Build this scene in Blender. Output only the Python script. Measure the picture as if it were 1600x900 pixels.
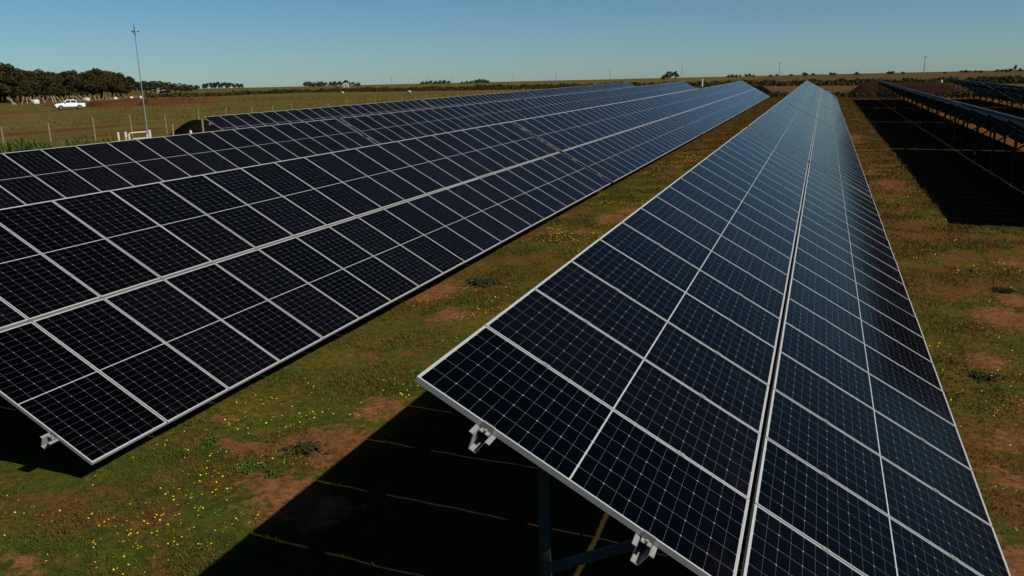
import bpy, bmesh, math, random
import numpy as np
from mathutils import Vector, Matrix

random.seed(7)
RNG = np.random.default_rng(11)
scene = bpy.context.scene
for o in list(bpy.data.objects):
    bpy.data.objects.remove(o, do_unlink=True)

# ------------------------------------------------------------------ camera, sky, sun, exposure
S = 1.02                                   # metres per panel pitch
F_PX, PITCH, ROLL, YAW = 1304.6179, -0.2433, -0.02345, -0.35368
CAM_Z = 4.77236 * S
fw = Vector((math.sin(YAW) * math.cos(PITCH), math.cos(YAW) * math.cos(PITCH), math.sin(PITCH)))
rt = fw.cross(Vector((0, 0, 1))).normalized()
up = rt.cross(fw)
c_, s_ = math.cos(ROLL), math.sin(ROLL)
RT, UP = c_ * rt + s_ * up, -s_ * rt + c_ * up
CAM = Vector((0, 0, CAM_Z))
cd = bpy.data.cameras.new('camera')
cam = bpy.data.objects.new('camera', cd)
scene.collection.objects.link(cam)
m = Matrix.Identity(4)
for i in range(3):
    m[i][0], m[i][1], m[i][2], m[i][3] = RT[i], UP[i], -fw[i], CAM[i]
cam.matrix_world = m
cd.sensor_width = 36.0
cd.lens = 36.0 * F_PX / 1600.0
cd.clip_start = 0.1
cd.clip_end = 12000
scene.camera = cam

SUN_EL = math.radians(41.7)
SUN_AZ = math.radians(99.0)               # from +Y (along the rows) towards +X
world = bpy.data.worlds.new('World')
scene.world = world
world.use_nodes = True
wn, wl = world.node_tree.nodes, world.node_tree.links
wn.clear()
sky = wn.new('ShaderNodeTexSky')
sky.sky_type = 'NISHITA'
sky.sun_disc = False
sky.sun_elevation = SUN_EL
sky.sun_rotation = SUN_AZ
sky.altitude = 1000
sky.air_density = 1.0
sky.dust_density = 0.4
sky.ozone_density = 10.0
bg = wn.new('ShaderNodeBackground')
bg.inputs['Strength'].default_value = 0.05
wo = wn.new('ShaderNodeOutputWorld')
tint = wn.new('ShaderNodeMix')             # the photograph's cool white balance
tint.data_type = 'RGBA'; tint.blend_type = 'MULTIPLY'
tint.inputs['Factor'].default_value = 1.0
tint.inputs[7].default_value = (0.88, 1.0, 0.92, 1)
wl.new(sky.outputs[0], tint.inputs[6])
wl.new(tint.outputs[2], bg.inputs[0])
wl.new(bg.outputs[0], wo.inputs[0])

sd = bpy.data.lights.new('sun', 'SUN')
sd.energy = 5.0
sd.angle = math.radians(0.5)
sd.color = (1.0, 0.94, 0.84)
sun = bpy.data.objects.new('sun', sd)
scene.collection.objects.link(sun)
to_sun = Vector((math.cos(SUN_EL) * math.sin(SUN_AZ), math.cos(SUN_EL) * math.cos(SUN_AZ), math.sin(SUN_EL)))
sun.rotation_euler = to_sun.to_track_quat('Z', 'Y').to_euler()
sun.location = (30, -10, 40)

scene.view_settings.view_transform = 'Standard'
scene.view_settings.look = 'None'
scene.view_settings.gamma = 1.0
scene.view_settings.use_curve_mapping = False
scene.view_settings.exposure = 0.55
scene.render.engine = 'CYCLES'
scene.render.resolution_x, scene.render.resolution_y = 1024, 576

# ------------------------------------------------------------------ terrain function and view rays
GX = -0.0109844

def sclamp(v, a, b, k=4.0):
    v = np.asarray(v, float)
    return a + k * np.log1p(np.exp((v - a) / k)) - k * np.log1p(np.exp((v - b) / k))

def ground_z(x, y):
    """height of the ground (metres); the site rises gently towards the far end"""
    xu = sclamp(np.asarray(x, float) / S, -20, 16)
    yu = sclamp(np.asarray(y, float) / S, -12, 118)
    dip = 0.10 / (1 + np.exp(-(np.asarray(y, float) / S - 9.5) / 1.3))
    return S * (1.15 + GX * (xu + 9.70295) + 0.00546 * yu + 0.0163e-3 * yu * yu - dip)

def gz(x, y):
    return float(ground_z(x, y))

def ray(px, py):
    px, py = float(px), float(py)
    return fw + (px - 800) / F_PX * RT + (450 - py) / F_PX * UP

def spot(px, py):
    """ground point seen at a photo pixel"""
    v = ray(px, py)
    t = 1.0
    lo, hi = 0.5, 6000.0
    for _ in range(80):
        mid = 0.5 * (lo + hi)
        P = CAM + mid * v
        if P.z > gz(P.x, P.y): lo = mid
        else: hi = mid
    P = CAM + lo * v
    return Vector((P.x, P.y, gz(P.x, P.y)))

def along(px, py, dist):
    """point on a sight line at a horizontal distance (metres)"""
    v = ray(px, py)
    h = math.hypot(v.x, v.y)
    return CAM + v * (dist / h)

def foot(px, dist):
    P = along(px, 130, dist)
    return Vector((P.x, P.y, gz(P.x, P.y)))

# ------------------------------------------------------------------ object helpers
COL = scene.collection

def tag(o, label=None, cat=None, group=None, kind=None):
    if label: o['label'] = label
    if cat: o['category'] = cat
    if group: o['group'] = group
    if kind: o['kind'] = kind
    return o

def empty(name, loc, rot=(0, 0, 0)):
    o = bpy.data.objects.new(name, None)
    o.empty_display_size = 0.3
    COL.objects.link(o)
    o.location = loc
    o.rotation_euler = rot
    return o

def link(name, me, parent=None, loc=(0, 0, 0), rot=(0, 0, 0)):
    o = bpy.data.objects.new(name, me)
    COL.objects.link(o)
    o.location = loc
    o.rotation_euler = rot
    if parent: o.parent = parent
    return o

def copy_tree(o, parent=None):
    c = o.copy()
    COL.objects.link(c)
    c.parent = parent
    for ch in list(o.children):
        copy_tree(ch, c)
    return c

class MB:
    """collects simple solids; build() links them as ONE mesh object"""
    def __init__(self): self.v, self.f, self.mi = [], [], []
    def add(self, vs, fs, mi=0):
        b = len(self.v)
        self.v += [tuple(q) for q in vs]
        for f in fs:
            self.f.append(tuple(b + i for i in f)); self.mi.append(mi)
        return self
    def box(self, x0, x1, y0, y1, z0, z1, mi=0, M=None, top=None):
        vs = [Vector(q) for q in ((x0,y0,z0),(x1,y0,z0),(x1,y1,z0),(x0,y1,z0),(x0,y0,z1),(x1,y0,z1),(x1,y1,z1),(x0,y1,z1))]
        if M: vs = [M @ q for q in vs]
        fs = [(0,3,2,1),(4,5,6,7),(0,1,5,4),(1,2,6,5),(2,3,7,6),(3,0,4,7)]
        b = len(self.v)
        self.add(vs, fs, mi)
        if top is not None: self.mi[-5] = top
        return self
    def bar(self, a, b, w, h=None, upv=(0, 0, 1), mi=0):
        a, b = Vector(a), Vector(b); h = h or w
        d = (b - a).normalized(); u = Vector(upv)
        if abs(d.dot(u)) > 0.98: u = Vector((0, 1, 0))
        s = d.cross(u).normalized(); u = s.cross(d)
        vs = []
        for P in (a, b):
            for (i, j) in ((-1,-1),(1,-1),(1,1),(-1,1)): vs.append(P + s*i*w/2 + u*j*h/2)
        return self.add(vs, [(0,1,2,3)[::-1],(4,5,6,7),(0,1,5,4)[::-1],(1,2,6,5)[::-1],(2,3,7,6)[::-1],(3,0,4,7)[::-1]], mi)
    def tube(self, pts, rads, n=8, mi=0, cap=True):
        pts = [Vector(q) for q in pts]; rings = []
        for i, P in enumerate(pts):
            d = (pts[min(i+1, len(pts)-1)] - pts[max(i-1, 0)]).normalized()
            u = Vector((1, 0, 0)) if abs(d.x) < 0.9 else Vector((0, 1, 0))
            s = d.cross(u).normalized(); t = d.cross(s)
            rings.append([P + rads[i]*(math.cos(2*math.pi*k/n)*s + math.sin(2*math.pi*k/n)*t) for k in range(n)])
        vs = [q for r in rings for q in r]; fs = []
        for i in range(len(pts)-1):
            for k in range(n):
                fs.append((i*n+k, i*n+(k+1) % n, (i+1)*n+(k+1) % n, (i+1)*n+k))
        if cap:
            fs.append(tuple(range(n))[::-1]); fs.append(tuple((len(pts)-1)*n+k for k in range(n)))
        return self.add(vs, fs, mi)
    def prism(self, prof, x0, x1, axis='x', mi=0):
        n = len(prof); vs = []
        for x in (x0, x1):
            for a, b in prof: vs.append((x, a, b) if axis == 'x' else (a, x, b))
        fs = [tuple(range(n))[::-1], tuple(range(n, 2*n))] + [(k, (k+1) % n, n+(k+1) % n, n+k) for k in range(n)]
        return self.add(vs, fs, mi)
    def mesh(self, name, mats, smooth=False):
        me = bpy.data.meshes.new(name)
        me.from_pydata(self.v, [], self.f)
        for mt in (mats if isinstance(mats, (list, tuple)) else [mats]): me.materials.append(mt)
        me.polygons.foreach_set('material_index', self.mi)
        bm = bmesh.new(); bm.from_mesh(me)
        bmesh.ops.recalc_face_normals(bm, faces=bm.faces)
        bm.to_mesh(me); bm.free()
        if smooth: me.shade_smooth()
        me.update()
        return me
    def build(self, name, mats, parent=None, loc=(0, 0, 0), rot=(0, 0, 0), smooth=False):
        return link(name, self.mesh(name, mats, smooth), parent, loc, rot)

def tri_mesh(name, verts, faces, mats, smooth=False):
    """fast mesh from numpy: verts (n,3), faces (m,k)"""
    me = bpy.data.meshes.new(name)
    n, k = faces.shape
    me.vertices.add(len(verts)); me.vertices.foreach_set('co', verts.astype(np.float32).ravel())
    me.loops.add(n*k); me.loops.foreach_set('vertex_index', faces.astype(np.int32).ravel())
    me.polygons.add(n); me.polygons.foreach_set('loop_start', np.arange(0, n*k, k, dtype=np.int32))
    for mt in (mats if isinstance(mats, (list, tuple)) else [mats]): me.materials.append(mt)
    me.update(calc_edges=True)
    if smooth: me.shade_smooth()
    return me

# ------------------------------------------------------------------ node helpers and materials
class NT:
    def __init__(self, tree): self.t = tree; self.n = tree.nodes; self.l = tree.links
    def put(self, sock, v):
        if isinstance(v, bpy.types.NodeSocket): self.l.new(v, sock)
        elif v is not None:
            if sock.type == 'RGBA' and len(v) == 3: v = (*v, 1)
            sock.default_value = v
    def math(self, op, a, b=None, c=None, clamp=False):
        n = self.n.new('ShaderNodeMath'); n.operation = op; n.use_clamp = clamp
        for i, v in enumerate((a, b, c)): self.put(n.inputs[i], v)
        return n.outputs[0]
    def vmath(self, op, a, b=None, out=0):
        n = self.n.new('ShaderNodeVectorMath'); n.operation = op
        self.put(n.inputs[0], a); self.put(n.inputs[1], b)
        return n.outputs['Value'] if op in ('LENGTH', 'DOT_PRODUCT', 'DISTANCE') else n.outputs[0]
    def noise(self, vec, scale, detail=4, rough=0.55, dist=0.0, col=False):
        n = self.n.new('ShaderNodeTexNoise')
        self.put(n.inputs['Vector'], vec)
        n.inputs['Scale'].default_value = scale; n.inputs['Detail'].default_value = detail
        n.inputs['Roughness'].default_value = rough; n.inputs['Distortion'].default_value = dist
        return n.outputs['Color' if col else 'Fac']
    def ramp(self, f, lo, hi, smooth=True):
        n = self.n.new('ShaderNodeMapRange')
        if smooth: n.interpolation_type = 'SMOOTHSTEP'
        self.put(n.inputs['Value'], f); n.inputs['From Min'].default_value = lo; n.inputs['From Max'].default_value = hi
        return n.outputs[0]
    def mix(self, f, a, b, mode='MIX'):
        n = self.n.new('ShaderNodeMix'); n.data_type = 'RGBA'; n.blend_type = mode
        self.put(n.inputs['Factor'], f); self.put(n.inputs['A'], None); 
        self.put(n.inputs[6], a); self.put(n.inputs[7], b)
        return n.outputs[2]
    def bsdf(self, color, rough=0.8, metal=0.0, spec=0.5, normal=None, **kw):
        n = self.n.new('ShaderNodeBsdfPrincipled')
        self.put(n.inputs['Base Color'], color); self.put(n.inputs['Roughness'], rough)
        self.put(n.inputs['Metallic'], metal); self.put(n.inputs['Specular IOR Level'], spec)
        if normal is not None: self.put(n.inputs['Normal'], normal)
        for k, v in kw.items(): self.put(n.inputs[k], v)
        o = self.n.new('ShaderNodeOutputMaterial'); self.l.new(n.outputs[0], o.inputs[0])
        return n
    def bump(self, h, strength=0.3, dist=0.02):
        n = self.n.new('ShaderNodeBump'); n.inputs['Strength'].default_value = strength
        n.inputs['Distance'].default_value = dist; self.put(n.inputs['Height'], h)
        return n.outputs[0]
    def pos(self):
        return self.n.new('ShaderNodeNewGeometry').outputs['Position']
    def obj(self):
        return self.n.new('ShaderNodeTexCoord').outputs['Object']
    def sep(self, v):
        n = self.n.new('ShaderNodeSeparateXYZ'); self.put(n.inputs[0], v); return n.outputs
    def rnd(self):
        return self.n.new('ShaderNodeObjectInfo').outputs['Random']

def new_mat(name):
    mt = bpy.data.materials.new(name); mt.use_nodes = True; mt.node_tree.nodes.clear()
    return mt, NT(mt.node_tree)

def plain(name, col, rough=0.7, metal=0.0, spec=0.4, var=0.12, scale=6.0, bump=0.0):
    mt, n = new_mat(name)
    f = n.noise(n.obj(), scale, 5, 0.6)
    c = n.mix(f, tuple(q*(1-var*2) for q in col), tuple(min(1, q*(1+var*2)) for q in col))
    n.bsdf(c, rough, metal, spec, n.bump(f, bump, 0.02) if bump else None)
    return mt

# soil patches worn into the grass: (photo pixel, radius across, radius along)
SOIL_PX = [(676,457,.55,.9,1.0),(702,492,.35,.6,.9),(600,640,.4,.35,.6),(520,690,.55,.55,1.0),(440,765,.5,.45,.8),(385,697,.55,.22,1.0),(345,655,.35,.2,.6),
           (470,800,.5,.3,.9),(955,342,.5,.85,1.3),(985,330,.4,.7,1.0),(905,362,.25,.5,.7),(1568,497,.5,.8,1.0),(1548,567,.35,.5,.8),(1596,690,.4,.3,.7),(1590,752,.4,.35,.8),
           (1592,470,.45,.6,.8),(1592,412,.5,.6,.8),(1590,880,.4,.4,.8),(560,560,.3,.3,.5),(30,880,.35,.2,.6),(1335,215,.9,4.0,.6),(1390,290,.7,2.5,.5),(1160,212,.6,3,.6),(1060,262,.5,1.6,.6)]
SOIL = []
for (px, py, rx, ry, w) in SOIL_PX:
    P = spot(px, py); SOIL.append((P.x, P.y, rx, ry, w))
# bare red earth along the boundary fence and out in the left field
FAR_SOIL = []
for (px, py, rx, ry, w) in [(60,206,3.0,9,.85),(200,207,2.4,9,.85),(330,190,2.0,10,.5),(30,162,22,10,1.3),(95,159,22,10,1.3),(230,152,34,8,1.0),(160,154,30,8,1.0),
                            (300,148,40,9,1.0),(420,145,60,7,.8),(20,158,18,9,1.1),(120,153,25,14,1.1),(0,178,5,8,.6)]:
    P = spot(px, py); FAR_SOIL.append((P.x, P.y, rx, ry, w))

def soil_nodes(n, p, blobs, warp, amp):
    q = n.vmath('ADD', p, n.vmath('MULTIPLY', n.vmath('SUBTRACT', warp, (.5, .5, .5)), (amp, amp, 0)))
    acc = None
    for (x, y, rx, ry, w) in blobs:
        d = n.vmath('MULTIPLY', n.vmath('SUBTRACT', q, (x, y, 0)), (1/rx, 1/ry, 0))
        v = n.math('MULTIPLY', n.math('SUBTRACT', 1.35, n.vmath('LENGTH', d)), w)
        acc = v if acc is None else n.math('MAXIMUM', acc, v)
    return acc

def field_colour(n, grass=False):
    p = n.pos()
    big = n.noise(p, 0.16, 5, 0.6)
    mid = n.noise(p, 0.75, 7, 0.66)
    tuft = n.noise(n.vmath('ADD', p, (31.7, 12.1, 0)), 3.1, 5, 0.65)
    fine = n.noise(p, 11.0, 6, 0.75)
    k = .96 if grass else .69
    green, olive, dry = (.060*k, .080*k, .011*k), (.118*k, .092*k, .016*k), (.145*k, .064*k, .020*k)
    xyz = n.sep(p)
    g = n.math('ADD', n.math('MULTIPLY', mid, .6), n.math('MULTIPLY', tuft, .4))
    # greener near the low edge of the big left row, olive further out
    g = n.math('SUBTRACT', g, n.math('MULTIPLY', n.ramp(xyz[1], 11, 3), .07))
    c = n.mix(n.ramp(g, .535, .43), olive, green)
    f = n.math('ADD', n.math('MULTIPLY', big, .35), n.math('ADD', n.math('MULTIPLY', n.noise(n.vmath('ADD', p, (7.3, 50.2, 0)), 0.8, 6, .65), .4), n.math('MULTIPLY', tuft, .25)))
    # the grass turns browner towards the far end of the site and on the right-hand side
    f = n.math('ADD', f, n.math('MULTIPLY', n.ramp(xyz[1], 8, 60), .12))
    f = n.math('ADD', f, n.math('MULTIPLY', n.ramp(xyz[0], -3, 6), .05))
    f = n.math('SUBTRACT', f, n.math('MULTIPLY', n.ramp(xyz[0], -20, -50), .16))
    c = n.mix(n.ramp(f, .488, .592), c, dry)
    # bare dry litter below the tables, coloured darker to deepen their cast shadow
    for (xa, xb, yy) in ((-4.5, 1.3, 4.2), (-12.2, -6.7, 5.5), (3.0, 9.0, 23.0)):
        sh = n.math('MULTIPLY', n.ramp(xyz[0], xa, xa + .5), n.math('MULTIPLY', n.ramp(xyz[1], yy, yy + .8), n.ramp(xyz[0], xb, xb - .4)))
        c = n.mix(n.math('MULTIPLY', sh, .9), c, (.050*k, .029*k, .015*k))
    streak = n.noise(n.vmath('MULTIPLY', p, (.035, .13, 1)), 1.0, 6, .65)
    left = n.mix(n.ramp(streak, .40, .60), (.128*k, .104*k, .028*k), (.180*k, .120*k, .042*k))
    c = n.mix(n.math('MULTIPLY', n.ramp(xyz[0], -24, -45), .75), c, left)
    c = n.mix(n.ramp(fine, .36, .68), n.mix(.6, c, (.012, .011, .003)), c)
    return c, p, mid, fine

def ground_material():
    mt, n = new_mat('field_ground')
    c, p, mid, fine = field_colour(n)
    warp = n.noise(p, 1.6, 6, .65, col=True)
    s = soil_nodes(n, p, SOIL, warp, 1.3)
    s = n.math('ADD', s, n.math('MULTIPLY', n.math('SUBTRACT', fine, .5), 2.2))
    warp2 = n.noise(p, .05, 5, .6, col=True)
    s2 = soil_nodes(n, p, FAR_SOIL, warp2, 22)
    s2 = n.math('ADD', s2, n.math('MULTIPLY', n.math('SUBTRACT', mid, .5), 1.4))
    soilc = n.mix(n.noise(p, 2.2, 7, .65), (.066, .024, .008), (.20, .092, .038))
    soilc = n.mix(n.ramp(fine, .38, .62), n.mix(.55, soilc, (.025, .010, .005)), soilc)
    farsoil = n.mix(n.noise(p, .25, 6, .7), (.050, .019, .009), (.092, .038, .019))
    c = n.mix(n.ramp(s, .30, .75), c, soilc)
    c = n.mix(n.ramp(s2, .25, .7), c, farsoil)
    # fields beyond the site: bands of stubble, scrub brown and pale track
    xyz = n.sep(p)
    far = n.ramp(xyz[1], 135*S, 190*S)
    band = n.noise(n.vmath('MULTIPLY', p, (.002, .010, 1)), 1.0, 4, .6)
    fc = n.mix(n.ramp(band, .4, .6), (.060, .035, .018), (.052, .040, .016))
    c = n.mix(n.math('MULTIPLY', far, n.ramp(xyz[0], -90, -20)), c, fc)
    h = n.math('ADD', n.math('MULTIPLY', fine, .6), n.math('MULTIPLY', n.noise(p, 40, 4, .7), .5))
    n.bsdf(c, 1.0, 0, 0, n.bump(h, .7, .04))
    return mt

def grass_material():
    mt, n = new_mat('grass_blades')
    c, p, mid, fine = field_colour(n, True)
    j = n.noise(p, 90, 3, .6)
    c = n.mix(n.ramp(j, .3, .75), n.mix(.6, c, (.010, .013, .002)), n.mix(.35, c, (.13, .11, .018)))
    n.bsdf(c, .9, 0, .03)
    return mt

def soil_heap_material(name, a, b):
    mt, n = new_mat(name)
    p = n.pos()
    f = n.noise(p, 1.1, 8, .7)
    c = n.mix(f, a, b)
    n.bsdf(c, 1.0, 0, .0, n.bump(n.noise(p, 2.5, 6, .7), .8, .2))
    return mt

PL, PW, PT = 1.9587 * S, 1.005, 0.035       # panel length down the slope, width, thickness
GAPM = 0.03818 * S                          # gap between upper and lower panel
TILT = 0.51998
def cell_material():
    mt, n = new_mat('solar_cells')
    o = n.sep(n.obj())
    u, v = o[0], o[1]
    half = PL/2
    uf = n.math('SUBTRACT', half, n.math('ABSOLUTE', n.math('SUBTRACT', u, half)))     # folded: both halves alike
    u0, u1, nu = .018, half - .005, 12
    v0, nv = .0145, 6
    cu, cv = (u1-u0)/nu, (PW-2*v0)/nv
    a = n.math('DIVIDE', n.math('SUBTRACT', uf, u0), cu)
    b = n.math('DIVIDE', n.math('SUBTRACT', v, v0), cv)
    du = n.math('MULTIPLY', n.math('PINGPONG', a, .5), cu)
    dv = n.math('MULTIPLY', n.math('PINGPONG', b, .5), cv)
    d2 = n.math('MULTIPLY', n.math('PINGPONG', n.math('MULTIPLY', a, .5), .5), cu*2)
    row = n.math('LESS_THAN', du, .00028)
    colm = n.math('LESS_THAN', dv, .0006)
    dia = n.math('LESS_THAN', n.math('ADD', d2, dv), .0072)
    edge = n.math('GREATER_THAN', n.math('ABSOLUTE', n.math('SUBTRACT', v, PW/2)), PW/2 - v0)
    end = n.math('MAXIMUM', n.math('LESS_THAN', uf, u0), n.math('GREATER_THAN', uf, u1))
    r = n.rnd()
    cell = n.mix(r, (.0003, .0003, .0007), (.0011, .0011, .0020))
    lines = n.math('MAXIMUM', n.math('MAXIMUM', row, colm), dia)
    c = n.mix(lines, cell, (.16, .16, .165))
    c = n.mix(n.math('MAXIMUM', edge, end), c, (.24, .245, .25))
    # dust that rain has washed down to the lower edge of each panel, uneven from panel to panel
    q = n.vmath('ADD', n.vmath('MULTIPLY', n.obj(), (1.2, 5, 1)), n.vmath('MULTIPLY', n.pos(), (.31, .31, .31)))
    dust = n.math('MULTIPLY', n.ramp(u, PL*.80, PL), n.ramp(n.noise(q, 1.6, 6, .7), .42, .75))
    c = n.mix(n.math('MULTIPLY', dust, .012), c, (.30, .22, .15))
    dirt = n.noise(n.pos(), 1.3, 5, .6)
    rough = n.math('ADD', n.math('ADD', .075, n.math('MULTIPLY', r, .03)), n.math('MULTIPLY', dirt, .07))
    n.bsdf(c, rough, 0, .028, IOR=1.45)
    return mt

M = {}
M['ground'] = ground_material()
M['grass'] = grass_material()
M['cells'] = cell_material()
M['alu'] = plain('anodised_aluminium', (.31, .31, .305), .45, .25, .5, .06, 3)
M['back'] = plain('dark_backsheet', (.012, .012, .013), .95, 0, .0, .1, 3)
M['galv'] = plain('galvanised_steel', (.165, .165, .16), .65, .15, .2, .15, 14)
M['post'] = plain('post_steel', (.030, .030, .030), .75, .0, .4, .2, 10)
M['wood'] = plain('weathered_wood', (.16, .115, .07), .9, 0, .2, .3, 9, .4)
M['darkwood'] = plain('dark_wood', (.06, .045, .03), .9, 0, .2, .3, 9, .4)
M['palewood'] = plain('pale_wood', (.24, .20, .14), .85, 0, .2, .2, 9, .3)
M['white'] = plain('white_paint', (.40, .375, .31), .6, 0, .4, .08, 5)
M['bag'] = plain('white_woven_bag', (.40, .375, .32), .9, 0, .2, .15, 7, .4)
M['net'] = soil_heap_material('black_shade_net', (.002, .002, .0017), (.007, .0065, .005))
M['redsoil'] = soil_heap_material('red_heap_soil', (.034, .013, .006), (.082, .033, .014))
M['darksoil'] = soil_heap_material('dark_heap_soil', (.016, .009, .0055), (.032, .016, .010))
M['wire'] = plain('fence_wire', (.20, .19, .18), .6, .6, .4)
M['mast'] = plain('mast_steel', (.17, .175, .18), .6, .3, .3)
M['pole'] = plain('power_pole_concrete', (.13, .12, .11), .9)
M['bark'] = plain('bark', (.07, .05, .035), .95, 0, .1, .3, 5, .5)
M['carwhite'] = plain('white_car_paint', (.55, .55, .54), .25, 0, .5, .02)
M['glass'] = plain('dark_car_glass', (.012, .014, .016), .08, 0, .6, .1)
M['rubber'] = plain('black_rubber', (.015, .015, .015), .85)
M['rim'] = plain('steel_rim', (.10, .10, .105), .5, .5)
M['trim'] = plain('black_trim', (.02, .02, .02), .6)
M['lamp'] = plain('headlight_glass', (.55, .56, .58), .15, .2)
M['roof'] = plain('shed_roof', (.24, .21, .17), .7)
M['yellow'] = plain('yellow_petals', (.46, .33, .02), .6, 0, .2, .1)

def leaf_mat(name, a, b):
    mt, n = new_mat(name)
    p = n.pos()
    c = n.mix(n.ramp(n.noise(p, .7, 4, .6), .3, .7), a, b)
    c = n.mix(n.math('MULTIPLY', n.rnd(), .4), c, (.035, .026, .010))
    n.bsdf(c, .9, 0, .02)
    return mt
M['leaf'] = leaf_mat('tree_leaves', (.011, .012, .004), (.042, .037, .015))
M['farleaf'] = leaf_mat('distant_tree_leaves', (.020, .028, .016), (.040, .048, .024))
M['scrub'] = leaf_mat('scrub_leaves', (.015, .015, .006), (.038, .031, .012))
M['weed'] = leaf_mat('weed_leaves', (.026, .050, .008), (.050, .080, .014))
M['rosette'] = leaf_mat('rosette_leaves', (.010, .018, .006), (.022, .036, .010))

# ------------------------------------------------------------------ the ground
def axis(dense, mid, far):
    (a, b, st) = dense
    v = list(np.arange(a, b + 1e-6, st))
    s = st
    x = b
    while x < far[1]:
        s = min(s*1.09, 250); x += s; v.append(x)
    s = st; x = a
    while x > far[0]:
        s = min(s*1.09, 250); x -= s; v.insert(0, x)
    return np.array(v)
gx_ = axis((-9.5, 8.5, .11), None, (-5200, 5200))
gy_ = axis((2.0, 26.0, .13), None, (-400, 7000))
XX, YY = np.meshgrid(gx_, gy_)
ZZ = ground_z(XX, YY)
def lump(x, y, f, seed):
    r = np.random.default_rng(seed); z = np.zeros_like(x)
    for _ in range(10):
        a = r.uniform(0, 2*np.pi); k = f*r.uniform(.6, 1.7)
        z += np.sin(k*(x*np.cos(a)+y*np.sin(a)) + r.uniform(0, 6.28))
    return z/10
near = np.exp(-((XX+1)/25)**2 - ((YY-15)/40)**2)
ZZ = ZZ + near*(.035*lump(XX, YY, 1.8, 1) + .022*lump(XX, YY, 6.0, 2) + .012*lump(XX, YY, 19., 3))
ny, nx = XX.shape
idx = np.arange(nx*ny).reshape(ny, nx)
fc = np.stack([idx[:-1, :-1], idx[:-1, 1:], idx[1:, 1:], idx[1:, :-1]], -1).reshape(-1, 4)
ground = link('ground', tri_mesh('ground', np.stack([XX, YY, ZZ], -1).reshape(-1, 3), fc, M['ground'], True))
tag(ground, kind='structure')

# ------------------------------------------------------------------ solar tables
PITCH_M = S
NPAN = 21
TLEN = NPAN * PITCH_M - (PITCH_M - PW)
STEP = (NPAN + 0.35269) * S
CT, ST = math.cos(TILT), math.sin(TILT)

def slope_pt(u, n, hh):
    """table-local (x, z) of a point u metres down the slope and n metres above the glass plane"""
    return (u*CT + n*ST, hh - u*ST + n*CT)

fr = MB()
fr.box(0, PL, 0, .011, -PT, 0); fr.box(0, PL, PW-.011, PW, -PT, 0)
fr.box(0, .011, .011, PW-.011, -PT, 0); fr.box(PL-.011, PL, .011, PW-.011, -PT, 0)
FRAME_ME = fr.mesh('panel_frame', M['alu'])
gl = MB().box(.0115, PL-.0115, .0115, PW-.0115, -.008, -.0015, mi=1, top=0)
GLASS_ME = gl.mesh('glass_sheet', [M['cells'], M['back']])

PURLIN_U = [PL*.242, PL*.752, PL+GAPM+PL*.248, PL+GAPM+PL*.752]
def hat_profile(u):
    """thin-walled hat channel hanging under the panels: closed outline in (u, n)"""
    t = .004; n0 = -PT - .0005
    out = [(u-.065, n0), (u-.040, n0), (u-.026, n0-.095), (u+.026, n0-.095), (u+.040, n0), (u+.065, n0)]
    inn = [(u+.065, n0-t), (u+.036, n0-t), (u+.0225, n0-.095+t), (u-.0225, n0-.095+t), (u-.036, n0-t), (u-.065, n0-t)]
    # open hat: top flanges touch the frames, web hangs below
    return out, inn

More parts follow.
